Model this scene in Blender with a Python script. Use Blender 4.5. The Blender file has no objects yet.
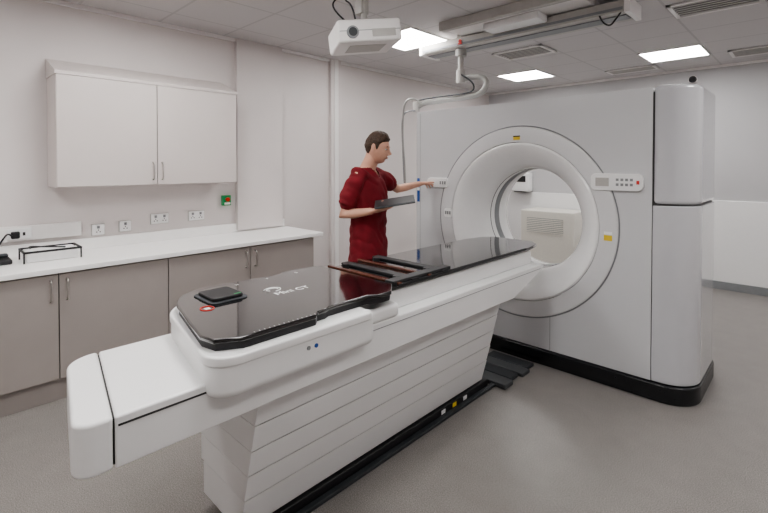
import bpy, bmesh, math
from mathutils import Vector, Matrix
from mathutils import noise as NZ
rad=math.radians
SC=bpy.context.scene
COL=SC.collection
try:
    SC.view_settings.view_transform='AgX'; SC.view_settings.look='AgX - Medium High Contrast'
except Exception: pass

# ---------------------------------------------------------------- materials
def mat(name,col,rough=0.5,metal=0.0,spec=0.5,noise=0.0,nscale=30,bump=0.0,coat=0.0,emit=None,estr=0):
    m=bpy.data.materials.new(name); m.use_nodes=True
    nt=m.node_tree; b=nt.nodes['Principled BSDF']
    b.inputs['Base Color'].default_value=(*col,1)
    b.inputs['Roughness'].default_value=rough
    b.inputs['Metallic'].default_value=metal
    b.inputs['Specular IOR Level'].default_value=spec
    b.inputs['Coat Weight'].default_value=coat
    b.inputs['Coat Roughness'].default_value=0.08
    if emit:
        b.inputs['Emission Color'].default_value=(*emit,1); b.inputs['Emission Strength'].default_value=estr
    tc=nt.nodes.new('ShaderNodeTexCoord'); n=nt.nodes.new('ShaderNodeTexNoise')
    n.inputs['Scale'].default_value=nscale; n.inputs['Detail'].default_value=4
    nt.links.new(tc.outputs['Object'],n.inputs['Vector'])
    if noise>0:
        r=nt.nodes.new('ShaderNodeMapRange')
        r.inputs['To Min'].default_value=1-noise; r.inputs['To Max'].default_value=1+noise
        r.inputs['From Min'].default_value=0.3; r.inputs['From Max'].default_value=0.7
        nt.links.new(n.outputs['Fac'],r.inputs['Value'])
        mx=nt.nodes.new('ShaderNodeVectorMath'); mx.operation='SCALE'
        mx.inputs[0].default_value=col
        nt.links.new(r.outputs['Result'],mx.inputs['Scale'])
        nt.links.new(mx.outputs['Vector'],b.inputs['Base Color'])
    if bump>0:
        bp=nt.nodes.new('ShaderNodeBump'); bp.inputs['Strength'].default_value=bump; bp.inputs['Distance'].default_value=0.01
        nt.links.new(n.outputs['Fac'],bp.inputs['Height']); nt.links.new(bp.outputs['Normal'],b.inputs['Normal'])
    return m
M={}
M['wall']=mat('wall_paint',(.68,.635,.625),.6,noise=.015,nscale=3,bump=.02)
M['wallb']=mat('wall_paint_grey',(.53,.525,.535),.6,noise=.015,nscale=3)
M['wallpanel']=mat('wall_panel_white',(.84,.84,.84),.45,noise=.01)
M['white']=mat('white_laminate',(.82,.80,.79),.35,noise=.01)
M['top']=mat('worktop_white',(.92,.91,.90),.3,noise=.01)
M['door']=mat('grey_laminate',(.37,.335,.315),.42,noise=.02,nscale=6)
M['cdoor']=mat('light_laminate',(.64,.59,.57),.4,noise=.01,nscale=6)
M['steel']=mat('brushed_steel',(.6,.58,.56),.3,metal=1,noise=.05)
M['gantry']=mat('gantry_plastic',(.61,.615,.63),.24,coat=.5,noise=.008,nscale=4)
M['gantry2']=mat('gantry_corner_gloss',(.55,.555,.58),.12,coat=1,noise=.008,nscale=4)
M['ring']=mat('bore_plastic',(.68,.68,.69),.25,coat=.4,noise=.008)
M['bore']=mat('bore_inner_plastic',(.88,.88,.88),.25,coat=.4,noise=.008)
M['couch']=mat('couch_plastic',(.78,.78,.78),.33,coat=.15,noise=.01,nscale=5)
M['gap']=mat('seam_dark',(.04,.04,.04),.6,noise=.05)
M['black']=mat('carbon_gloss',(.006,.006,.007),.06,coat=1,noise=.1,nscale=80)
M['blackm']=mat('black_matt',(.015,.015,.017),.45,noise=.1)
M['base']=mat('gantry_base_black',(.012,.013,.015),.25,noise=.1)
M['dkgrey']=mat('dark_grey_rubber',(.035,.04,.045),.5,noise=.1)
M['plate']=mat('track_plate_grey',(.07,.075,.08),.5,noise=.05)
M['midgrey']=mat('mid_grey',(.25,.26,.27),.45,noise=.03)
M['armgrey']=mat('arm_grey_paint',(.36,.355,.34),.35,noise=.03)
M['ventd']=mat('vent_recess',(.12,.115,.11),.6,noise=.03)
M['ltgrey']=mat('light_grey_metal',(.47,.455,.435),.4,noise=.03)
M['red']=mat('red_plastic',(.6,.03,.02),.4,noise=.03)
M['green']=mat('green_plastic',(.02,.3,.1),.4,noise=.03)
M['yellow']=mat('yellow_label',(.75,.55,.05),.5,noise=.03)
M['blue']=mat('blue_label',(.02,.09,.35),.5,noise=.03)
M['mark']=mat('white_marking',(.85,.85,.85),.5,noise=.02)
M['scrub']=mat('red_scrub_cloth',(.17,.006,.013),.85,noise=.15,nscale=14,bump=.3)
M['skin']=mat('skin',(.60,.34,.25),.5,noise=.05,nscale=25)
M['hair']=mat('brown_hair',(.050,.026,.014),.6,noise=.35,nscale=90,bump=.6)
M['lips']=mat('lips',(.42,.17,.14),.5,noise=.05)
M['eye']=mat('eye_white',(.7,.68,.65),.2,noise=.02)
M['iris']=mat('eye_iris',(.03,.02,.015),.2,noise=.05)
M['shoe']=mat('shoe_black',(.02,.02,.02),.5,noise=.1)
M['cream']=mat('cream_metal',(.74,.72,.66),.45,noise=.02)
M['screen']=mat('tablet_screen',(.02,.022,.025),.35,noise=.05)
M['tabcase']=mat('tablet_case',(.06,.065,.07),.5,noise=.05)
M['bar_reflect']=mat('index_bar_scrub_reflection',(.10,.035,.022),.2,coat=.5,noise=.2)  # reddish tone paints the scrubs' reflection into the bar colour
M['light']=mat('light_panel',(.9,.9,.9),.5,emit=(1,.985,.965),estr=23)

def floor_mat():
    m=mat('floor_vinyl',(.3,.28,.27),.36)
    nt=m.node_tree;b=nt.nodes['Principled BSDF']
    tc=nt.nodes.new('ShaderNodeTexCoord')
    n1=nt.nodes.new('ShaderNodeTexNoise'); n1.inputs['Scale'].default_value=200; n1.inputs['Detail'].default_value=2
    n2=nt.nodes.new('ShaderNodeTexNoise'); n2.inputs['Scale'].default_value=9; n2.inputs['Detail'].default_value=5
    ad=nt.nodes.new('ShaderNodeMath'); ad.operation='MULTIPLY_ADD'; ad.inputs[1].default_value=.12
    cr=nt.nodes.new('ShaderNodeValToRGB')
    cr.color_ramp.elements[0].position=.36; cr.color_ramp.elements[0].color=(.15,.138,.13,1)
    cr.color_ramp.elements[1].position=.76; cr.color_ramp.elements[1].color=(.34,.318,.303,1)
    for n in(n1,n2): nt.links.new(tc.outputs['Object'],n.inputs['Vector'])
    nt.links.new(n2.outputs['Fac'],ad.inputs[0]); nt.links.new(n1.outputs['Fac'],ad.inputs[2])
    nt.links.new(ad.outputs[0],cr.inputs['Fac']); nt.links.new(cr.outputs['Color'],b.inputs['Base Color'])
    return m
M['floor']=floor_mat()
def ceil_mat():
    m=mat('ceiling_tiles',(.5,.48,.48),.8)
    nt=m.node_tree;b=nt.nodes['Principled BSDF']
    tc=nt.nodes.new('ShaderNodeTexCoord'); sp=nt.nodes.new('ShaderNodeSeparateXYZ')
    nt.links.new(tc.outputs['Object'],sp.inputs[0])
    outs=[]
    for ax in(0,1):
        a=nt.nodes.new('ShaderNodeMath'); a.operation='ADD'; a.inputs[1].default_value=.3+60
        nt.links.new(sp.outputs[ax],a.inputs[0])
        w=nt.nodes.new('ShaderNodeMath'); w.operation='PINGPONG'; w.inputs[1].default_value=.3
        nt.links.new(a.outputs[0],w.inputs[0])
        l=nt.nodes.new('ShaderNodeMath'); l.operation='LESS_THAN'; l.inputs[1].default_value=.010
        nt.links.new(w.outputs[0],l.inputs[0]); outs.append(l)
    mx=nt.nodes.new('ShaderNodeMath'); mx.operation='MAXIMUM'
    nt.links.new(outs[0].outputs[0],mx.inputs[0]); nt.links.new(outs[1].outputs[0],mx.inputs[1])
    mc=nt.nodes.new('ShaderNodeMix'); mc.data_type='RGBA'
    mc.inputs['A'].default_value=(.60,.58,.585,1); mc.inputs['B'].default_value=(.50,.485,.49,1)
    nt.links.new(mx.outputs[0],mc.inputs['Factor']); nt.links.new(mc.outputs['Result'],b.inputs['Base Color'])
    return m
M['ceil']=ceil_mat()

# ---------------------------------------------------------------- helpers
def grp(name):
    e=bpy.data.objects.new(name,None); COL.objects.link(e); e.empty_display_size=.1; return e
def finish(ob,m,parent=None,bevel=0,smooth=False,seg=3):
    COL.objects.link(ob)
    if m is not None:
        ob.data.materials.append(M[m] if isinstance(m,str) else m)
    if bevel>0:
        md=ob.modifiers.new('bev','BEVEL'); md.width=bevel; md.segments=seg; md.limit_method='ANGLE'; md.angle_limit=rad(35)
    if smooth or bevel>0:
        for p in ob.data.polygons: p.use_smooth=True
        md=ob.modifiers.new('wn','WEIGHTED_NORMAL'); md.keep_sharp=True
        if not bevel: ob.data.set_sharp_from_angle(angle=rad(40))
    if parent: ob.parent=parent
    return ob
def mesh(name,vs,fs):
    me=bpy.data.meshes.new(name); me.from_pydata([tuple(v) for v in vs],[],fs); me.update()
    bm=bmesh.new(); bm.from_mesh(me); bmesh.ops.recalc_face_normals(bm,faces=bm.faces); bm.to_mesh(me); bm.free()
    return bpy.data.objects.new(name,me)
def box(name,x0,x1,y0,y1,z0,z1,m,parent=None,bevel=0,seg=3):
    vs=[(x,y,z) for x in(x0,x1) for y in(y0,y1) for z in(z0,z1)]
    fs=[(0,1,3,2),(4,6,7,5),(0,4,5,1),(2,3,7,6),(0,2,6,4),(1,5,7,3)]
    return finish(mesh(name,vs,fs),m,parent,bevel,seg=seg)
def obox(name,c,ax,ay,az,sx,sy,sz,m,parent=None,bevel=0):
    c=Vector(c);ax=Vector(ax).normalized();ay=Vector(ay).normalized();az=Vector(az).normalized()
    vs=[c+ax*sx*i/2+ay*sy*j/2+az*sz*k/2 for i in(-1,1) for j in(-1,1) for k in(-1,1)]
    fs=[(0,1,3,2),(4,6,7,5),(0,4,5,1),(2,3,7,6),(0,2,6,4),(1,5,7,3)]
    return finish(mesh(name,vs,fs),m,parent,bevel)
def rrect(x0,x1,y0,y1,r,n=10):
    if not isinstance(r,(tuple,list)): r=(r,)*4
    pts=[]
    for (cx,cy,a0,rr) in((x0+r[0],y0+r[0],180,r[0]),(x1-r[1],y0+r[1],270,r[1]),(x1-r[2],y1-r[2],0,r[2]),(x0+r[3],y1-r[3],90,r[3])):
        if rr<=1e-5: pts.append((cx,cy)); continue
        for i in range(n+1):
            a=rad(a0+90*i/n); pts.append((cx+rr*math.cos(a),cy+rr*math.sin(a)))
    return pts
def prism(name,pts,z0,z1,m,parent=None,bevel=0,axis='z',seg=3):
    def P(a,b,c):
        return (a,b,c) if axis=='z' else ((c,a,b) if axis=='x' else (a,c,b))
    n=len(pts)
    vs=[P(a,b,z0) for a,b in pts]+[P(a,b,z1) for a,b in pts]
    fs=[tuple(range(n))[::-1],tuple(range(n,2*n))]+[(i,(i+1)%n,n+(i+1)%n,n+i) for i in range(n)]
    return finish(mesh(name,vs,fs),m,parent,bevel,smooth=(bevel==0),seg=seg)
def lathe_y(name,prof,cx,cz,m,parent=None,n=128,closed=True):
    vs=[];k=len(prof)
    for i in range(n):
        a=2*math.pi*i/n
        for r,y in prof: vs.append((cx+r*math.cos(a),y,cz+r*math.sin(a)))
    fs=[]
    for i in range(n):
        j=(i+1)%n
        for q in range(k if closed else k-1):
            q2=(q+1)%k
            fs.append((i*k+q,j*k+q,j*k+q2,i*k+q2))
    ob=mesh(name,vs,fs); finish(ob,m,parent,smooth=True); return ob
def cyl(name,p0,p1,r0,m,parent=None,r1=None,n=24,bevel=0):
    p0=Vector(p0);p1=Vector(p1);r1=r0 if r1 is None else r1
    d=(p1-p0).normalized(); u=d.orthogonal().normalized(); w=d.cross(u)
    vs=[p0+(u*math.cos(2*math.pi*i/n)+w*math.sin(2*math.pi*i/n))*r0 for i in range(n)]
    vs+=[p1+(u*math.cos(2*math.pi*i/n)+w*math.sin(2*math.pi*i/n))*r1 for i in range(n)]
    fs=[tuple(range(n)),tuple(range(n,2*n))]+[(i,(i+1)%n,n+(i+1)%n,n+i) for i in range(n)]
    return finish(mesh(name,vs,fs),m,parent,bevel,smooth=True)
def wire(name,pts,r,m,parent=None,res=8):
    cu=bpy.data.curves.new(name,'CURVE'); cu.dimensions='3D'
    s=cu.splines.new('NURBS'); s.points.add(len(pts)-1)
    for p,q in zip(s.points,pts): p.co=(*q,1)
    s.use_endpoint_u=True; s.order_u=3; cu.bevel_depth=r; cu.bevel_resolution=3; cu.resolution_u=res
    ob=bpy.data.objects.new(name,cu); COL.objects.link(ob)
    dg=bpy.context.evaluated_depsgraph_get(); me=bpy.data.meshes.new_from_object(ob.evaluated_get(dg))
    bpy.data.objects.remove(ob)
    o=bpy.data.objects.new(name,me); COL.objects.link(o); o.parent=parent
    me.materials.clear(); me.materials.append(M[m])
    for p in me.polygons: p.use_smooth=True
    return o
def text(name,s,loc,rot,size,m,parent):
    cu=bpy.data.curves.new(name,'FONT'); cu.body=s; cu.size=size; cu.extrude=.0006
    ob=bpy.data.objects.new(name,cu); COL.objects.link(ob)
    dg=bpy.context.evaluated_depsgraph_get(); me=bpy.data.meshes.new_from_object(ob.evaluated_get(dg))
    o=bpy.data.objects.new(name,me); o.location=loc; o.rotation_euler=rot
    bpy.data.objects.remove(ob); COL.objects.link(o); me.materials.clear(); me.materials.append(M[m]); o.parent=parent
    return o

# ---------------------------------------------------------------- room
WX=-4.25; RX=2.2; FY=-2.2; BY=7.1; H=2.85
box('floor',WX-.1,RX+.1,FY-.1,BY+.1,-.1,0,'floor')
box('ceiling',WX-.1,RX+.1,FY-.1,BY+.1,H,H+.1,'ceil')
box('wall_left',WX-.1,WX,FY,BY,0,H,'wall')
box('wall_right',RX,RX+.1,FY,BY,0,H,'wall')
box('wall_back',WX-.1,RX+.1,BY,BY+.1,0,H,'wallb')
box('wall_front',WX-.1,RX+.1,FY-.1,FY,0,H,'wall')
box('baseboard_left',WX,WX+.015,2.76,BY,0,.1,'midgrey',bevel=.004)
box('baseboard_back',WX,RX,BY-.04,BY,0,.1,'midgrey',bevel=.004)
box('trim_1',WX+.02,RX,BY-.03,BY-.002,.1,1.13,'wallpanel',bevel=.006)
box('wall_pier',WX,WX+.05,2.23,2.76,.92,H-.001,'wall',bevel=.003)
g=grp('wall_trunking')
box('cover',WX,WX+.05,3.44,3.60,0.1,H-.002,'wall',g,bevel=.006)
box('strip',WX+.05,WX+.058,3.49,3.55,0.1,H-.003,'white',g,bevel=.002)
box('trim_2',WX,WX+.03,FY,BY,H-.03,H-.001,'white')
box('trim_3',WX,RX,BY-.03,BY-.001,H-.03,H-.001,'white')

def lightpanel(x,y):
    g=grp('ceiling_light_panel')
    s=.285
    box('diffuser',x-s,x+s,y-s,y+s,H-.008,H-.002,'light',g)
    for a,b,c,d in((x-.3,x+.3,y-.3,y-s),(x-.3,x+.3,y+s,y+.3),(x-.3,x-s,y-s,y+s),(x+s,x+.3,y-s,y+s)):
        box('frame',a,b,c,d,H-.014,H-.001,'white',g)
for x,y in((-3.0,6.0),(-1.2,6.0),(-3.0,3.45),(-3.0,1.2),(-1.2,1.2),(.6,1.2),(.6,3.6),(-1.2,-.6),(-3.0,-.6),(1.2,6.0)):
    lightpanel(x,y)
def vent(x,y,sx=.29,sy=.29):
    g=grp('ceiling_air_vent')
    box('recess',x-sx,x+sx,y-sy,y+sy,H-.004,H-.001,'ventd',g)
    for a,b,c,d in((x-sx,x+sx,y-sy,y-sy+.03),(x-sx,x+sx,y+sy-.03,y+sy),(x-sx,x-sx+.03,y-sy,y+sy),(x+sx-.03,x+sx,y-sy,y+sy)):
        box('frame',a,b,c,d,H-.016,H-.001,'white',g)
    n=6
    for i in range(n):
        yy=y-sy+.03+(2*sy-.06)*(i+.5)/n
        box('louvre_%d'%i,x-sx+.03,x+sx-.03,yy-.013,yy+.013,H-.014,H-.010,'ltgrey',g)
vent(-2.4,4.75,.29,.20); vent(-1.8,6.6,.29,.15); vent(-.6,4.35,.29,.2); vent(-.45,6.45,.29,.2)
g=grp('security_camera')
cyl('mount',(-1.2,BY,2.70),(-1.2,BY-.04,2.70),.05,'white',g)
cyl('body',(-1.2,BY-.04,2.70),(-1.2,BY-.11,2.68),.045,'blackm',g,r1=.03)

# ---------------------------------------------------------------- base units + worktop
g=grp('base_cabinet')
FX=-3.64
box('carcass',WX+.01,FX,-.78,2.73,.15,.862,'gap',g)
box('end_panel',WX+.01,FX,2.728,2.74,.15,.862,'door',g)
box('plinth',WX+.01,FX-.04,-.78,2.72,0,.15,'blackm',g)
box('plinth_face',FX-.04,FX-.025,-.78,2.72,.0,.148,'door',g)
ys=[-.76,-.06,.64,1.34,2.04,2.74]
for i in range(5):
    box('door_%d'%i,FX,FX+.02,ys[i]+.003,ys[i+1]-.003,.155,.855,'door',g,bevel=.002)
def handle(x,y,z0,z1,g):
    wire('handle',[(x,y,z0),(x+.03,y,z0+.004),(x+.032,y,z0+.02),(x+.032,y,z1-.02),(x+.03,y,z1-.004),(x,y,z1)],.006,'steel',g)
for y in(.64-.045,.64+.045,2.04-.045,2.04+.045,-.8+.08):
    handle(FX+.02,y,.68,.82,g)
g=grp('worktop')
box('slab',WX+.005,FX+.045,-.8,2.84,.864,.902,'top',g,bevel=.006)
box('upstand',WX+.002,WX+.022,-.8,2.80,.902,.99,'top',g,bevel=.003)

g=grp('wall_cupboard')
CX=-3.95
box('carcass',WX+.002,CX,.69,2.08,1.415,2.235,'cdoor',g,bevel=.002)
box('door_gap',CX-.001,CX+.004,.695,2.075,1.43,2.23,'gap',g)
box('door_a',CX+.004,CX+.02,.693,1.373,1.42,2.235,'cdoor',g,bevel=.002)
box('door_b',CX+.004,CX+.02,1.379,2.077,1.42,2.235,'cdoor',g,bevel=.002)
prism('sloping_top',[(CX+.02,2.238),(CX+.02,2.262),(WX+.003,2.39),(WX+.003,2.238)],.685,2.085,'cdoor',g,axis='y')
handle(CX+.02,1.376-.035,1.46,1.60,g); handle(CX+.02,1.376+.035,1.46,1.60,g)

g=grp('power_socket_trunking')
box('trunk',WX+.001,WX+.03,-.8,.90,1.02,1.13,'white',g,bevel=.004)
box('socket_plate',WX+.03,WX+.04,.44,.585,1.035,1.115,'wallpanel',g,bevel=.003)
box('hole_a',WX+.04,WX+.042,.475,.490,1.06,1.085,'gap',g)
box('hole_b',WX+.04,WX+.042,.53,.545,1.06,1.085,'gap',g)
box('plug',WX+.04,WX+.08,.46,.51,1.045,1.095,'blackm',g,bevel=.008)
def socket(y,z,w=.147):
    g=grp('double_power_socket' if w>.1 else 'light_switch')
    box('plate',WX+.001,WX+.014,y-w/2,y+w/2,z-.043,z+.043,'wallpanel',g,bevel=.004)
    box('plate_edge',WX+.0005,WX+.005,y-w/2-.004,y+w/2+.004,z-.047,z+.047,'ltgrey',g)
    for s in((-1,1) if w>.1 else (0,)):
        yy=y+s*w*.25
        box('rocker_%d'%s,WX+.014,WX+.019,yy-.01,yy+.01,z+.01,z+.032,'midgrey',g,bevel=.001)
        for a in(-.012,.012): box('slot',WX+.0135,WX+.0155,yy+a-.004,yy+a+.004,z-.022,z-.014,'gap',g)
        box('earth',WX+.0135,WX+.0155,yy-.003,yy+.003,z-.008,z+.002,'gap',g)
socket(1.50,1.10); socket(1.83,1.10); socket(1.22,1.06,.09); socket(1.02,1.05,.09)
g=grp('emergency_stop_box')
box('body',WX+.001,WX+.05,2.08,2.16,1.18,1.28,'green',g,bevel=.005)
cyl('button',(WX+.05,2.12,1.24),(WX+.07,2.12,1.24),.02,'red',g)
box('plate',WX+.05,WX+.053,2.09,2.15,1.19,1.21,'mark',g)

g=grp('wire_document_tray')
TX,TY=-4.0,.66
for (a,b,c,d) in((TX-.11,TX+.12,TY-.17,TY-.16),(TX-.11,TX+.12,TY+.16,TY+.17),(TX-.11,TX-.10,TY-.17,TY+.17),(TX+.11,TX+.12,TY-.17,TY+.17)):
    box('rim',a,b,c,d,.970,.985,'blackm',g,bevel=.003)
for x in(TX-.10,TX+.11):
    for y in(TY-.165,TY+.165): cyl('leg',(x,y,.903),(x,y,.975),.005,'blackm',g)
box('white_case',TX-.09,TX+.095,TY-.15,TY+.15,.904,.978,'mark',g,bevel=.008)
wire('tray_cable',[(TX-.08,TY-.1,.975),(TX-.03,TY-.14,1.005),(TX+.03,TY-.03,.995),(TX+.06,TY+.08,.985)],.005,'blackm',g)
g=grp('desk_phone')
box('body',-4.12,-3.94,.22,.44,.903,.935,'blackm',g,bevel=.01)
box('handset',-4.10,-4.05,.23,.43,.937,.962,'dkgrey',g,bevel=.01)
wire('cord',[(-4.165,.46,1.07),(-4.14,.44,1.10),(-4.10,.40,1.05),(-4.11,.36,.97),(-4.11,.34,.93)],.006,'blackm',g)
wire('cord_b',[(-4.0,.30,.93),(-3.9,.24,.92),(-3.85,.12,.91),(-3.95,.0,.91),(-4.1,-.1,.91)],.006,'blackm',g)

# ---------------------------------------------------------------- CT gantry
g=grp('ct_scanner_gantry')
GX0,GX1,GY0,GY1=-2.87,-.55,3.42,4.26
CXB,CZB=-1.78,1.12
SEAM=-.80
TOP=2.10
def boolcut(ob,cutter):
    md=ob.modifiers.new('b','BOOLEAN'); md.operation='DIFFERENCE'; md.object=cutter; md.solver='EXACT'
    dg=bpy.context.evaluated_depsgraph_get(); me=bpy.data.meshes.new_from_object(ob.evaluated_get(dg))
    ob.modifiers.clear(); ob.data=me
body=prism('main_body',rrect(GX0,SEAM-.002,GY0,GY1,(.03,.001,.001,.10)),.125,TOP,None,None,axis='z')
body.modifiers.clear()
vs=[];n=128
for y in(3.2,4.5):
    for i in range(n):
        a=2*math.pi*i/n; vs.append((CXB+.78*math.cos(a),y,CZB+.78*math.sin(a)))
cut=mesh('cut',vs,[tuple(range(n)),tuple(range(n,2*n))]+[(i,(i+1)%n,n+(i+1)%n,n+i) for i in range(n)])
COL.objects.link(cut)
boolcut(body,cut); bpy.data.objects.remove(cut)
body.data.materials.clear(); body.data.materials.append(M['gantry']); body.parent=g
for p in body.data.polygons:p.use_smooth=False
md=body.modifiers.new('bev','BEVEL'); md.width=.012; md.segments=3; md.limit_method='ANGLE'; md.angle_limit=rad(50)
ol=rrect(SEAM+.002,GX1,GY0,GY1,(.0,.20,.20,.0),12)
prism('corner_cover_upper',ol,1.315,TOP+.012,'gantry2',g,bevel=.03,seg=4)
prism('corner_cover_lower',ol,.125,1.309,'gantry2',g,bevel=.006)
prism('seam_core',rrect(SEAM-.05,GX1-.012,GY0+.012,GY1-.02,(.0,.19,.19,.0),12),.12,TOP-.03,'gap',g)
prism('black_base',rrect(GX0+.02,GX1+.008,GY0-.02,GY1+.01,(.03,.20,.20,.03),12),0,.12,'base',g,bevel=.012)
lathe_y('bore_ring',[(.778,GY0+.02),(.773,GY0-.004),(.757,GY0-.014),(.655,GY0-.014),(.648,GY0-.010),(.648,GY0+.05),(.778,GY0+.05)],CXB,CZB,'ring',g)
lathe_y('bore_flare',[(.644,GY0+.04),(.644,GY0-.008),(.632,GY0-.016),(.61,GY0-.012),(.575,GY0+.012),(.53,GY0+.06),(.48,GY0+.13),(.445,GY0+.21),(.43,GY0+.29),
      (.43,GY1-.30),(.445,GY1-.22),(.475,GY1-.14),(.53,GY1-.06),(.62,GY1),(.776,GY1),(.776,GY0+.055)],CXB,CZB,'bore',g)
lathe_y('ring_seam',[(.784,GY0-.002),(.780,GY0-.005),(.775,GY0-.002),(.780,GY0+.01)],CXB,CZB,'midgrey',g)
lathe_y('scan_window',[(.4295,GY0+.38),(.427,GY0+.38),(.427,GY0+.46),(.4295,GY0+.46)],CXB,CZB,'midgrey',g)
lathe_y('bore_seam',[(.4295,GY0+.305),(.428,GY0+.305),(.428,GY0+.312),(.4295,GY0+.312)],CXB,CZB,'gap',g)
box('face_seam_v',GX0+.06,GX0+.064,GY0-.0008,GY0+.002,.16,TOP-.02,'midgrey',g)
box('face_seam_low',CXB+.28,CXB+.284,GY0-.0008,GY0+.002,.13,.40,'midgrey',g)
def panel(x0,x1,z0,z1,keys):
    prism('control_panel',rrect(x0,x1,z0,z1,.035,6),GY0-.03,GY0,'wallpanel',g,bevel=.005,axis='y')
    for (kx,kz,w,h,m) in keys:
        box('key',kx-w/2,kx+w/2,GY0-.034,GY0-.029,kz-h/2,kz+h/2,m,g,bevel=.001)
panel(-1.19,-.85,1.40,1.52,[(-1.11,1.46,.09,.06,'ltgrey')]+[(-1.01+.03*i,1.443+.034*j,.018,.018,'midgrey') for i in range(4) for j in range(2)]+[(-.88,1.46,.018,.025,'red')])
panel(-2.70,-2.46,1.37,1.46,[(-2.54+.026*i,1.415,.016,.03,'midgrey') for i in range(3)])
prism('side_display',rrect(-2.50,-2.42,1.10,1.18,.015,4),GY0-.024,GY0-.008,'wallpanel',g,axis='y')
for i in range(3): box('side_key',-2.49+.023*i,-2.475+.023*i,GY0-.027,GY0-.023,1.125,1.155,'midgrey',g)
box('label_yellow_a',CXB-.03,CXB+.03,GY0-.018,GY0-.013,CZB+.665,CZB+.69,'yellow',g)
box('label_black_a',CXB-.03,CXB+.03,GY0-.018,GY0-.013,CZB+.69,CZB+.70,'blackm',g)
box('label_yellow_b',CXB+.68,CXB+.735,GY0-.016,GY0-.013,CZB-.08,CZB-.04,'yellow',g)
box('label_white_b',CXB+.68,CXB+.735,GY0-.016,GY0-.013,CZB-.036,CZB-.015,'mark',g)
box('label_blue',GX0+.025,GX0+.055,GY0-.002,GY0+.001,1.22,1.45,'blue',g)
box('label_blue_tab',GX0+.025,GX0+.055,GY0-.003,GY0+.001,1.33,1.36,'mark',g)

# ---------------------------------------------------------------- couch
g=grp('patient_couch')
XL,XR=-1.98,-1.43
SH=.17
def shear(pts,x0,ylim): return [(x,y+SH*(x0-x)) if y<ylim else (x,y) for x,y in pts]
cap=[(x,y+SH*(XR-x)) for x,y in rrect(XL,XR,.275,.375,(.085,.06,.0,.0),12)]
prism('arm_end_cap',cap,.712,.866,'couch',g,bevel=.02,seg=5)
prism('arm_joint',[(XL+.012,.36+SH*(XR-XL)),(XR-.012,.36),(XR-.012,.41),(XL+.012,.41+SH*(XR-XL))],.722,.855,'gap',g)
fb=prism('frame_body',[(.38,.712),(.38,.864),(3.16,.864),(3.16,.835),(2.72,.702)],XL,XR,'couch',g,bevel=.008,axis='x')
for v in fb.data.vertices:
    if v.co.y<.5: v.co.y+=SH*(XR-v.co.x)
fb.data.update()
box('black_stripe',XR-.01,XR+.0015,.388,.80,.834,.840,'gap',g)
box('frame_seam',XR-.01,XR+.0012,.80,3.10,.834,.8375,'midgrey',g)
prism('carriage',shear(rrect(-2.08,-1.355,.625,1.36,(.17,.11,.04,.04),14),-1.355,1.0),.815,.957,'couch',g,bevel=.03,seg=5)
prism('carriage_lip',shear(rrect(-2.085,-1.35,.62,1.34,(.175,.115,.03,.03),14),-1.355,1.0),.925,.960,'couch',g,bevel=.008)
box('upper_slide',-1.98,-1.50,1.34,3.10,.862,.957,'couch',g,bevel=.012)
box('slide_fairing',-1.52,-1.42,1.34,1.58,.862,.93,'couch',g,bevel=.02)
zs=[.70,.585,.465,.345,.22,.06]
def xr(z): return -1.695+(z-.06)/.64*.175
for i in range(5):
    z1=zs[i]-.0045; z0=zs[i+1]+.0045; o=.007*(4-i)
    prism('pedestal_cover_%d'%i,[(-2.03-o,z0),(xr(z0)+o,z0),(xr(z1)+o,z1),(-2.03-o,z1)],.90-o,2.66+.022*i,'couch',g,bevel=.004,axis='y')
prism('pedestal_core',[(-2.01,.05),(-1.72,.05),(-1.56,.70),(-2.01,.70)],.93,2.64,'gap',g,axis='y')
box('pedestal_foot',-2.02,-1.675,.97,2.80,.0,.058,'blackm',g,bevel=.006)
box('floor_rail',-1.672,-1.64,1.0,3.35,0,.02,'dkgrey',g,bevel=.003)
for i in range(3): box('foot_label',-1.676,-1.673,2.25+.12*i,2.29+.12*i,.02,.045,'yellow' if i==1 else 'mark',g)
prism('table_top',[(-2.05,.9),(-1.49,.9),(-1.49,3.05),(-1.53,3.25),(-1.60,3.33),(-1.94,3.33),(-2.01,3.25),(-2.05,3.05)],.960,.984,'black',g,bevel=.008)
ov=[(-2.07,.92),(-2.06,.86),(-2.03,.81),(-1.97,.765),(-1.90,.735),(-1.50,.655),(-1.43,.67),(-1.385,.75),(-1.385,1.06),(-1.415,1.09),(-1.415,1.13),(-1.43,1.16),(-1.43,1.38),(-1.40,1.42),(-1.40,1.50),(-1.45,1.56),(-1.49,1.60),(-2.04,1.60),(-2.07,1.55),(-2.08,1.45),(-2.08,1.36),(-2.05,1.33),(-2.05,1.20),(-2.07,1.17)]
prism('indexed_overlay',ov,.985,1.003,'black',g,bevel=.006)
prism('overlay_foam',[(-1.74+(x+1.74)*.98,1.12+(y-1.12)*.98) for x,y in ov],.961,.985,'blackm',g)
for y,m in((1.66,'bar_reflect'),(1.78,'blackm'),(1.90,'bar_reflect'),(2.04,'blackm')):
    w_=.013 if m=='bar_reflect' else .028
    box('index_bar',-2.05,-1.49,y-w_,y+w_,.984,.997,m,g,bevel=.004)
for y in(1.72,1.97):
    for x in(-1.97,-1.57): cyl('index_knob',(x,y,.984),(x,y,1.006),.02,'blackm',g)
box('clamp_rail',-1.56,-1.50,1.62,2.1,.985,1.005,'blackm',g,bevel=.004)
box('top_edge_ridge',-1.50,-1.488,1.65,3.0,.974,.988,'blackm',g,bevel=.002)
for i in range(14):
    box('scale_mark',-1.40,-1.392,.80+.02*i,.802+.02*i,1.003,1.0036,'mark',g)
prism('near_block_rim',rrect(-1.98,-1.78,.83,1.0,.03,5),1.003,1.008,'dkgrey',g,bevel=.002)
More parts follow.
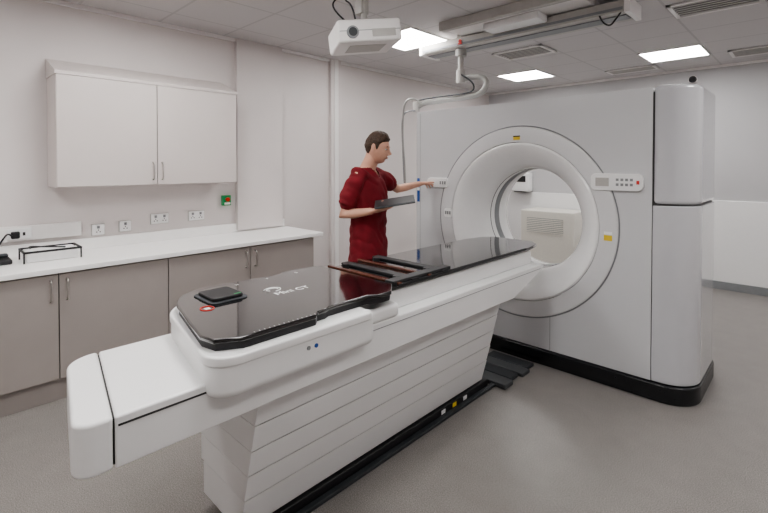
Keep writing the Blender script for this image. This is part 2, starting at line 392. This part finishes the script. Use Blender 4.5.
prism('near_block',rrect(-1.96,-1.80,.845,.985,.02,5),1.008,1.022,'blackm',g,bevel=.004)
box('block_logo',-1.82,-1.81,.945,.975,1.022,1.0228,'green',g)
wire('warning_outline',[(-1.76+.03*math.cos(a),.80+.027*math.sin(a),1.004) for a in [i*.65 for i in range(11)]],.0022,'red',g)
box('warning_label',-1.77,-1.75,.79,.81,1.003,1.004,'mark',g)
text('lettering','Mini CT',(-1.72,1.10,1.0034),(0,0,rad(90)),.055,'mark',g)
for k,(rr) in enumerate((.032,.022)):
    wire('logo_swirl',[(-1.81+rr*math.cos(a),1.13+rr*1.3*math.sin(a),1.004) for a in [i*.5+k for i in range(10)]],.0022,'mark',g)
for i in range(3): text('index_letter','HFG'[i],(-2.0,1.05+.17*i,1.0034),(0,0,rad(90)),.025,'mark',g)
for i,m in enumerate(('midgrey','blue')): cyl('side_button',(-1.36,1.0+.035*i,.90),(-1.352,1.0+.035*i,.90),.008,m,g)
g=grp('floor_track_cover')
for i in range(4):
    box('plate_%d'%i,-1.95,-1.56-.03*(i%2),2.84+.13*i,2.955+.13*i,.0,.035-.004*i,'dkgrey' if i%2 else 'plate',g,bevel=.008)

# ---------------------------------------------------------------- ceiling equipment
Z=Vector((0,0,1))
g=grp('ceiling_projector')
pc=Vector((-2.27,2.15,2.46))
ax=Vector((.50,.86,.13)).normalized(); ay=Z.cross(ax).normalized(); az=ax.cross(ay).normalized()
obox('body',pc,ax,ay,az,.43,.38,.15,'white',g,bevel=.02)
obox('body_top',pc+az*.078,ax,ay,az,.36,.28,.02,'ltgrey',g,bevel=.008)
obox('front_seam',pc-ay*.1902,ax,ay,az,.41,.002,.004,'midgrey',g)
obox('front_grille',pc-ay*.190+ax*.09-az*.02,ax,ay,az,.16,.006,.05,'ltgrey',g)
cyl('lens_ring',pc-ay*.17-ax*.12-az*.01,pc-ay*.20-ax*.12-az*.01,.04,'midgrey',g)
cyl('lens',pc-ay*.17-ax*.12-az*.01,pc-ay*.205-ax*.12-az*.01,.028,'dkgrey',g)
obox('under_vent',pc-az*.0755,ax,ay,az,.25,.2,.003,'ltgrey',g)
cyl('pole',(pc.x,pc.y,2.54),(pc.x,pc.y,H-.03),.022,'ltgrey',g)
obox('mount_plate',(pc.x,pc.y,2.555),ax,ay,Z,.16,.16,.015,'ltgrey',g)
cyl('ceiling_rose',(pc.x,pc.y,H-.03),(pc.x,pc.y,H-.001),.07,'white',g)
obox('swivel_arm',(pc.x-.02,pc.y,2.72),(1,0,0),(0,1,0),Z,.07,.07,.2,'ltgrey',g,bevel=.006)
wire('cable_a',[(pc.x-.05,pc.y-.02,H-.02),(pc.x-.18,pc.y-.1,2.76),(pc.x-.14,pc.y-.18,2.64),(pc.x-.02,pc.y-.09,2.52)],.006,'blackm',g)
wire('cable_b',[(pc.x-.03,pc.y-.03,H-.02),(pc.x-.10,pc.y-.12,2.72),(pc.x+.05,pc.y-.14,2.64),(pc.x+.02,pc.y-.09,2.52)],.006,'blackm',g)

g=grp('ceiling_rail_system')
box('carriage_beam',-2.92,-1.02,3.58,3.86,2.70,2.79,'ltgrey',g,bevel=.01)
box('beam_channel',-2.90,-1.04,3.66,3.78,2.692,2.701,'midgrey',g)
box('beam_end_left',-2.95,-2.91,3.57,3.87,2.69,2.80,'white',g,bevel=.006)
box('beam_end_right',-1.03,-.99,3.57,3.87,2.69,2.80,'white',g,bevel=.006)
box('front_lip',-2.90,-1.04,3.572,3.58,2.715,2.735,'midgrey',g)
box('ceiling_plate',-2.45,-1.25,3.30,4.0,2.80,H-.001,'white',g,bevel=.006)
box('front_track',-2.45,-1.25,3.24,3.30,2.77,H-.001,'ltgrey',g,bevel=.006)
box('motor_box',-2.1,-1.6,3.40,3.57,2.74,2.80,'wallpanel',g,bevel=.01)
for x in(-2.5,-1.35): box('hanger',x-.03,x+.03,3.64,3.80,2.785,H-.001,'ltgrey',g)
cyl('indicator',(-2.45,3.575,2.75),(-2.45,3.565,2.75),.016,'red',g)
box('red_tag',-2.47,-2.43,3.567,3.573,2.72,2.735,'red',g)
wire('loose_cord',[(-1.2,3.58,2.70),(-1.17,3.54,2.64),(-1.12,3.56,2.60),(-1.08,3.58,2.66),(-1.06,3.60,2.70)],.006,'blackm',g)
X0,Y0=-2.50,3.66
cyl('drop_collar',(X0,Y0,2.70),(X0,Y0,2.63),.055,'armgrey',g)
cyl('drop_tube',(X0,Y0,2.70),(X0,Y0,2.42),.028,'ltgrey',g)
cyl('pivot',(X0,Y0,2.50),(X0,Y0,2.37),.045,'ltgrey',g,bevel=.006)
wire('swing_arm',[(X0,Y0,2.41),(X0+.10,Y0+.02,2.42),(X0+.22,Y0+.03,2.41),(X0+.28,Y0+.03,2.34),(X0+.23,Y0+.0,2.24),(X0+.05,Y0-.02,2.225),(-2.75,3.60,2.215),(-2.90,3.56,2.21),(-2.96,3.54,2.16)],.028,'armgrey',g)
wire('arm_cable',[(X0,Y0-.03,2.46),(X0+.14,Y0-.03,2.38),(X0+.18,Y0-.03,2.29),(X0+.1,Y0-.04,2.255),(-2.80,3.57,2.255),(-2.93,3.52,2.23)],.008,'dkgrey',g)
cyl('arm_head',(-2.96,3.54,2.22),(-2.96,3.54,2.12),.035,'ltgrey',g)
wire('hanging_cable_a',[(-2.90,3.56,2.20),(-2.88,3.45,2.24),(-2.90,3.30,2.22),(-2.93,3.30,2.05),(-2.95,3.32,1.8),(-2.94,3.34,1.6),(-2.95,3.36,1.35)],.009,'armgrey',g)
wire('hanging_cable_b',[(-2.95,3.54,2.13),(-2.95,3.44,2.13),(-2.98,3.34,2.08),(-2.99,3.36,1.8),(-3.0,3.40,1.4)],.007,'midgrey',g)

# ---------------------------------------------------------------- things beyond the bore
g=grp('electronics_cabinet')
box('body',-3.32,-2.50,6.50,7.03,.06,.89,'cream',g,bevel=.015)
box('plinth',-3.30,-2.53,6.52,7.02,0,.06,'blackm',g)
box('grille_recess',-3.22,-2.66,6.495,6.502,.56,.78,'midgrey',g)
for i in range(8): box('slat_%d'%i,-3.22,-2.66,6.488,6.502,.565+.027*i,.583+.027*i,'cream',g)
g=grp('paper_towel_dispenser')
box('body',-3.72,-3.40,6.93,7.068,1.14,1.45,'wallpanel',g,bevel=.02)
box('window',-3.66,-3.46,6.925,6.932,1.30,1.40,'blackm',g)
box('slot',-3.66,-3.46,6.93,7.05,1.132,1.141,'blackm',g)

# ---------------------------------------------------------------- man
man=grp('man_in_red_scrubs')
B=Vector((-2.59,2.5,0))
fa=rad(20); f=Vector((math.cos(fa),math.sin(fa),0)); l=Vector((-math.sin(fa),math.cos(fa),0))
def W(a,b,z): return B+f*a+l*b+Z*z
def loft(rings,n=20):
    vs=[];fs=[]
    for c,u,v in rings:
        for i in range(n):
            a=2*math.pi*i/n; vs.append(c+u*math.cos(a)+v*math.sin(a))
    k=len(rings)
    for q in range(k-1):
        for i in range(n):
            j=(i+1)%n; fs.append((q*n+i,q*n+j,(q+1)*n+j,(q+1)*n+i))
    vs.append(rings[0][0].copy()); vs.append(rings[-1][0].copy())
    for i in range(n):
        j=(i+1)%n; fs.append((k*n,j,i)); fs.append((k*n+1,(k-1)*n+i,(k-1)*n+j))
    return vs,fs
def limb(pts,rs,n=16):
    pts=[Vector(p) for p in pts]; rings=[]
    d0=(pts[1]-pts[0]).normalized(); d1=(pts[-1]-pts[-2]).normalized()
    u=d0.orthogonal().normalized()
    def ring(c,d,r):
        nonlocal u
        u=(u-d*d.dot(u)).normalized(); v=d.cross(u)
        rings.append((c,u*r,v*r))
    for a in(.2,.6,): ring(pts[0]-d0*rs[0]*math.cos(a*math.pi/2)*.9,d0,rs[0]*math.sin(a*math.pi/2))
    for i in range(len(pts)):
        if i==0: d=d0
        elif i==len(pts)-1: d=d1
        else: d=((pts[i]-pts[i-1]).normalized()+(pts[i+1]-pts[i]).normalized()).normalized()
        ring(pts[i],d,rs[i])
    for a in(.6,.2): ring(pts[-1]+d1*rs[-1]*math.cos(a*math.pi/2)*.9,d1,rs[-1]*math.sin(a*math.pi/2))
    return loft(rings,n)
def combine(name,parts,vox,parent,smooth=4):
    vs=[];fs=[]
    for v,fc in parts:
        o=len(vs); vs+=v; fs+=[tuple(o+i for i in q) for q in fc]
    ob=mesh(name,vs,fs); COL.objects.link(ob)
    md=ob.modifiers.new('r','REMESH'); md.mode='VOXEL'; md.voxel_size=vox; md.use_smooth_shade=True
    if smooth:
        ms=ob.modifiers.new('s','SMOOTH'); ms.factor=.5; ms.iterations=smooth
    dg=bpy.context.evaluated_depsgraph_get(); me=bpy.data.meshes.new_from_object(ob.evaluated_get(dg))
    ob.modifiers.clear(); ob.data=me; ob.parent=parent
    for p in me.polygons:p.use_smooth=True
    return ob
LS=W(0,.185,1.500); LE=Vector((-2.70,2.965,1.365)); LW=Vector((-2.65,3.215,1.405))
RS=W(0,-.185,1.495); RE=Vector((-2.595,2.235,1.20)); RW=Vector((-2.395,2.345,1.235))
def mixp(a,b,t): return a+(b-a)*t
tor=[(.77,.205,.150,0),(.80,.205,.150,0),(.90,.198,.145,0),(1.0,.188,.138,0),(1.10,.182,.134,.005),(1.22,.185,.134,.01),(1.36,.192,.134,.01),(1.45,.192,.120,0),(1.505,.165,.098,-.008),(1.545,.110,.082,-.012),(1.575,.080,.070,-.012)]
parts=[loft([(W(o,0,z-.012),l*w*.9,f*d*.88) for z,w,d,o in tor],32)]
parts.append(limb([W(-.015,0,1.46),W(-.002,0,1.56),W(.03,0,1.62),W(.055,0,1.68)],[.074,.064,.060,.060]))
parts.append(limb([mixp(LS,W(0,0,1.46),.3),LS,mixp(LS,LE,.6),LE,mixp(LE,LW,.35),LW],[.045,.048,.044,.037,.037,.026]))
parts.append(limb([mixp(RS,W(0,0,1.46),.3),RS,mixp(RS,RE,.6),RE,mixp(RE,RW,.35),RW],[.045,.048,.045,.039,.039,.027]))
sk=combine('body',parts,.010,man,5); sk.data.materials.append(M['skin'])
parts=[loft([(W(o,0,z),l*w,f*d) for z,w,d,o in tor],32)]
parts.append(loft([(W(0,0,z),l*w,f*d) for z,w,d in((.98,.14,.10),(.92,.165,.12),(.84,.17,.125),(.78,.15,.11))],28))
parts.append(limb([mixp(LS,W(0,0,1.47),.45),mixp(LS,W(0,0,1.49),.1),mixp(LS,LE,.2),mixp(LS,LE,.5),mixp(LS,LE,.66),mixp(LS,LE,.68)],[.070,.070,.069,.066,.068,.055]))
parts.append(limb([mixp(RS,W(0,0,1.47),.45),mixp(RS,W(0,0,1.49),.1),mixp(RS,RE,.2),mixp(RS,RE,.5),mixp(RS,RE,.74),mixp(RS,RE,.76)],[.072,.072,.070,.067,.070,.055]))
for s in(1,-1):
    hp=W(0,.09*s,.88);kn=W(.02,.11*s,.50);an=W(-.02,.12*s,.09)
    parts.append(limb([hp,mixp(hp,kn,.5),kn,mixp(kn,an,.35),mixp(kn,an,.75),an],[.10,.092,.074,.076,.068,.066]))
cl=combine('scrubs',parts,.009,man,4)
bm=bmesh.new(); bm.from_mesh(cl.data)
dele=[]
for v in bm.verts:
    c=v.co; lo=c-B; a=lo.dot(f); b=lo.dot(l)
    n=NZ.noise(Vector((a*9,b*9,c.z*5)))*.010
    # diagonal drape folds
    n+=abs(NZ.noise(Vector((a*6+c.z*6,b*12+c.z*5,c.z*9))))*.020-.005
    v.co=v.co+v.normal*n
for fc in bm.faces:
    c=fc.calc_center_median(); lo=c-B; a=lo.dot(f); b=lo.dot(l)
    if c.z>1.558 and (a+.02)**2+b*b<.11**2: dele.append(fc)
    elif a>.02 and c.z>1.48 and abs(b)<(c.z-1.48)*.75: dele.append(fc)
bmesh.ops.delete(bm,geom=dele,context='FACES')
bm.to_mesh(cl.data); bm.free(); cl.data.materials.append(M['scrub'])
md=cl.modifiers.new('sol','SOLIDIFY'); md.thickness=.004; md.offset=-1
for p in cl.data.polygons:p.use_smooth=True
for s in(1,-1):
    a=W(-.07,.12*s,.0); d=(f+l*.12*s).normalized(); sd=Z.cross(d)
    rings=[]
    for t,w,h in((0,.02,.03),(.02,.036,.045),(.08,.040,.055),(.15,.045,.048),(.22,.050,.036),(.27,.040,.028),(.29,.018,.018)):
        rings.append((a+d*t+Z*(h+.002),sd*w,Z*h))
    v,fc=loft(rings,18); o=mesh('shoe',v,fc); finish(o,'shoe',man,smooth=True)
def hand(name,wr,d,nrm,side,curls,thumb,parent):
    d=d.normalized(); nrm=(nrm-d*d.dot(nrm)).normalized(); side=(side-d*d.dot(side)-nrm*nrm.dot(side)).normalized()
    parts=[loft([(wr-d*.02,side*.026,nrm*.020),(wr,side*.028,nrm*.019),(wr+d*.03,side*.037,nrm*.018),(wr+d*.065,side*.043,nrm*.015),(wr+d*.09,side*.042,nrm*.012),(wr+d*.10,side*.036,nrm*.008)],20)]
    L=[(.029,.074,.0092),(.010,.082,.0095),(-.010,.076,.0090),(-.030,.060,.0080)]
    for (off,ln,r),c in zip(L,curls):
        p=wr+d*.085+side*off; dd=d+side*off*.15; dd.normalize(); pts=[p]; ang=0
        for q,(fr) in enumerate((.45,.30,.25)):
            ang+=c*(.8 if q==0 else 1.0)
            dv=dd*math.cos(ang)+nrm*math.sin(ang); p=p+dv*ln*fr; pts.append(p)
        parts.append(limb(pts,[r,r*.98,r*.92,r*.8],10))
    p=wr+d*.03+side*.024; t=Vector((*thumb,0)); pts=[p]
    t1=(d*.7+side*.7+nrm*t.x).normalized(); t2=(d*.85+side*.35+nrm*t.y).normalized(); t3=(d*.95+side*.1+nrm*t.y).normalized()
    for dv,ln in((t1,.038),(t2,.032),(t3,.024)): p=p+dv*ln; pts.append(p)
    parts.append(limb(pts,[.014,.0118,.0105,.009],10))
    ob=combine(name,parts,.0028,parent,3); ob.data.materials.append(M['skin']); return ob
tip=Vector((-2.63,3.385,1.418))
hand('left_hand',LW,(tip-LW),Vector((.25,.0,-1)),Vector((.9,0,.2)),[.06,.35,.5,.6],(.3,.3),man)
hd=(Vector((-2.23,2.44,1.268))-RW).normalized()
hand('right_hand',RW,hd,Vector((-.1,.1,1)),Vector((-.5,.85,.1)),[.12,.14,.16,.2],(1.2,.9),man)
g=grp('tablet_computer')
tx=Vector((.74,.66,.16)).normalized(); ty=Vector((-.60,.66,.18)); ty=(ty-tx*tx.dot(ty)).normalized(); tz=tx.cross(ty).normalized()
tc=Vector((-2.265,2.46,1.306))
obox('case',tc,tx,ty,tz,.30,.20,.012,'tabcase',g,bevel=.004)
obox('glass',tc+tz*.0065,tx,ty,tz,.28,.18,.002,'screen',g)
# head
ha=rad(30); hp_=rad(-14)
hc=W(.080,0,1.715)
hf=Vector((math.cos(ha),math.sin(ha),0)); hl=Vector((-math.sin(ha),math.cos(ha),0))
hfw=(hf*math.cos(hp_)+Z*math.sin(hp_)); hup=hfw.cross(hl)
HS=1.03
def HW(v): return hc+(hfw*v[0]+hl*v[1]+hup*v[2])*HS
def G(a,s): return math.exp(-(a/s)**2)
def headp(dx,dy,dz):
    x=.098*dx;y=.077*dy;z=.120*dz
    if dz<0:
        t=-dz
        y*=1-.22*t**1.6
        if dx<0: x*=1-.42*t**1.2
        else: x*=1+.02*t
        x+=.020*t
        z*=1-.03*t
    if dx>0: x*=.94
    k=max(0,dx)
    x+=.024*G(y,.0105)*G(z+.022,.014)*k+.013*G(y,.009)*G(z+.002,.020)*k
    x+=.004*G(z-.028,.012)*G(y,.045)*k
    for s in(1,-1): x-=.010*G(y-.031*s,.017)*G(z-.008,.012)*k
    for s in(1,-1): x+=.003*G(y-.045*s,.018)*G(z+.022,.016)*k
    x-=.005*G(z+.042,.006)*G(y,.025)*k
    x+=.004*G(z+.057,.009)*G(y,.024)*k
    x-=.006*G(z+.075,.007)*G(y,.03)*k
    x+=.010*G(z+.096,.014)*G(y,.024)*k
    return Vector((x,y,z))
def sph(fn):
    vs=[];fs=[]
    for j in range(1,nv):
        th=math.pi*j/nv
        for i in range(nu):
            ph=2*math.pi*i/nu
            vs.append(fn(math.sin(th)*math.cos(ph),math.sin(th)*math.sin(ph),math.cos(th)))
    vs.append(fn(0,0,1)); vs.append(fn(0,0,-1)); N=len(vs)
    for j in range(nv-2):
        for i in range(nu): fs.append((j*nu+i,j*nu+(i+1)%nu,(j+1)*nu+(i+1)%nu,(j+1)*nu+i))
    for i in range(nu):
        fs.append((N-2,(i+1)%nu,i)); fs.append((N-1,(nv-2)*nu+i,(nv-2)*nu+(i+1)%nu))
    return vs,fs
nu,nv=96,72
v,fc=sph(lambda a,b,c:HW(headp(a,b,c)))
finish(mesh('head',v,fc),'skin',man,smooth=True)
def lerp_tab(x,tab):
    if x<=tab[0][0]: return tab[0][1]
    for (a,b),(c,d) in zip(tab,tab[1:]):
        if x<=c: return b+(d-b)*(x-a)/(c-a)
    return tab[-1][1]
HL=[(-.10,-.066),(-.045,-.060),(-.03,-.03),(-.022,.012),(-.005,.028),(.006,.0),(.018,-.012),(.026,.0),(.032,.035),(.045,.052),(.062,.060),(.08,.068),(.1,.07)]
def hairp(dx,dy,dz):
    p=headp(dx,dy,dz); x,y,z=p
    s=(z-lerp_tab(x,HL))/.010
    s=max(-1,min(1,s))
    top=max(0,min(1,(z-.03)/.08))
    base=.005+.009*top+.009*top*max(0,dx)
    nz=NZ.noise(Vector((x*60,y*90,z*60)))*.003
    amt=(base+nz)*s if s>0 else .008*s
    q=Vector((dx*.8,dy,dz)).normalized()
    return HW(p+q*amt)
nu,nv=160,110
v,fc=sph(hairp)
finish(mesh('hair',v,fc),'hair',man,smooth=True)
def blob(name,c,r,m):
    vv,ff=sph(lambda a,b,cc:HW(Vector(c)+Vector((a*r[0],b*r[1],cc*r[2])))); finish(mesh(name,vv,ff),m,man,smooth=True)
nu,nv=20,14
for s in(1,-1):
    blob('eyeball',(.0745,.031*s,.008),(.0115,.0125,.009),'eye')
    blob('iris',(.0845,.031*s,.006),(.003,.005,.005),'iris')
    blob('eyebrow',(.0855,.033*s,.028),(.005,.017,.003),'hair')
    blob('upper_lid',(.0755,.031*s,.0140),(.0125,.0145,.006),'skin')
    blob('ear',(-.006,.076*s,-.004),(.016,.009,.030),'skin')
    blob('ear_rim',(-.012,.083*s,.004),(.013,.005,.025),'skin')
    blob('nostril_wing',(.101,.010*s,-.030),(.008,.006,.006),'skin')
blob('upper_lip',(.0950,0,-.0535),(.006,.022,.0035),'lips')
blob('lower_lip',(.0950,0,-.0615),(.006,.019,.004),'lips')

# ---------------------------------------------------------------- camera / world
w=bpy.data.worlds.new('world'); SC.world=w; w.use_nodes=True
w.node_tree.nodes['Background'].inputs[0].default_value=(.8,.82,.85,1); w.node_tree.nodes['Background'].inputs[1].default_value=.3
cam=bpy.data.cameras.new('camera'); co=bpy.data.objects.new('camera',cam); COL.objects.link(co)
co.location=(0,0,1.58); co.rotation_euler=(rad(90-1.0),0,rad(44))
cam.lens=450/768*36; cam.sensor_width=36; cam.shift_y=-(91.5-7.85)/768
cam.clip_start=.05
SC.camera=co
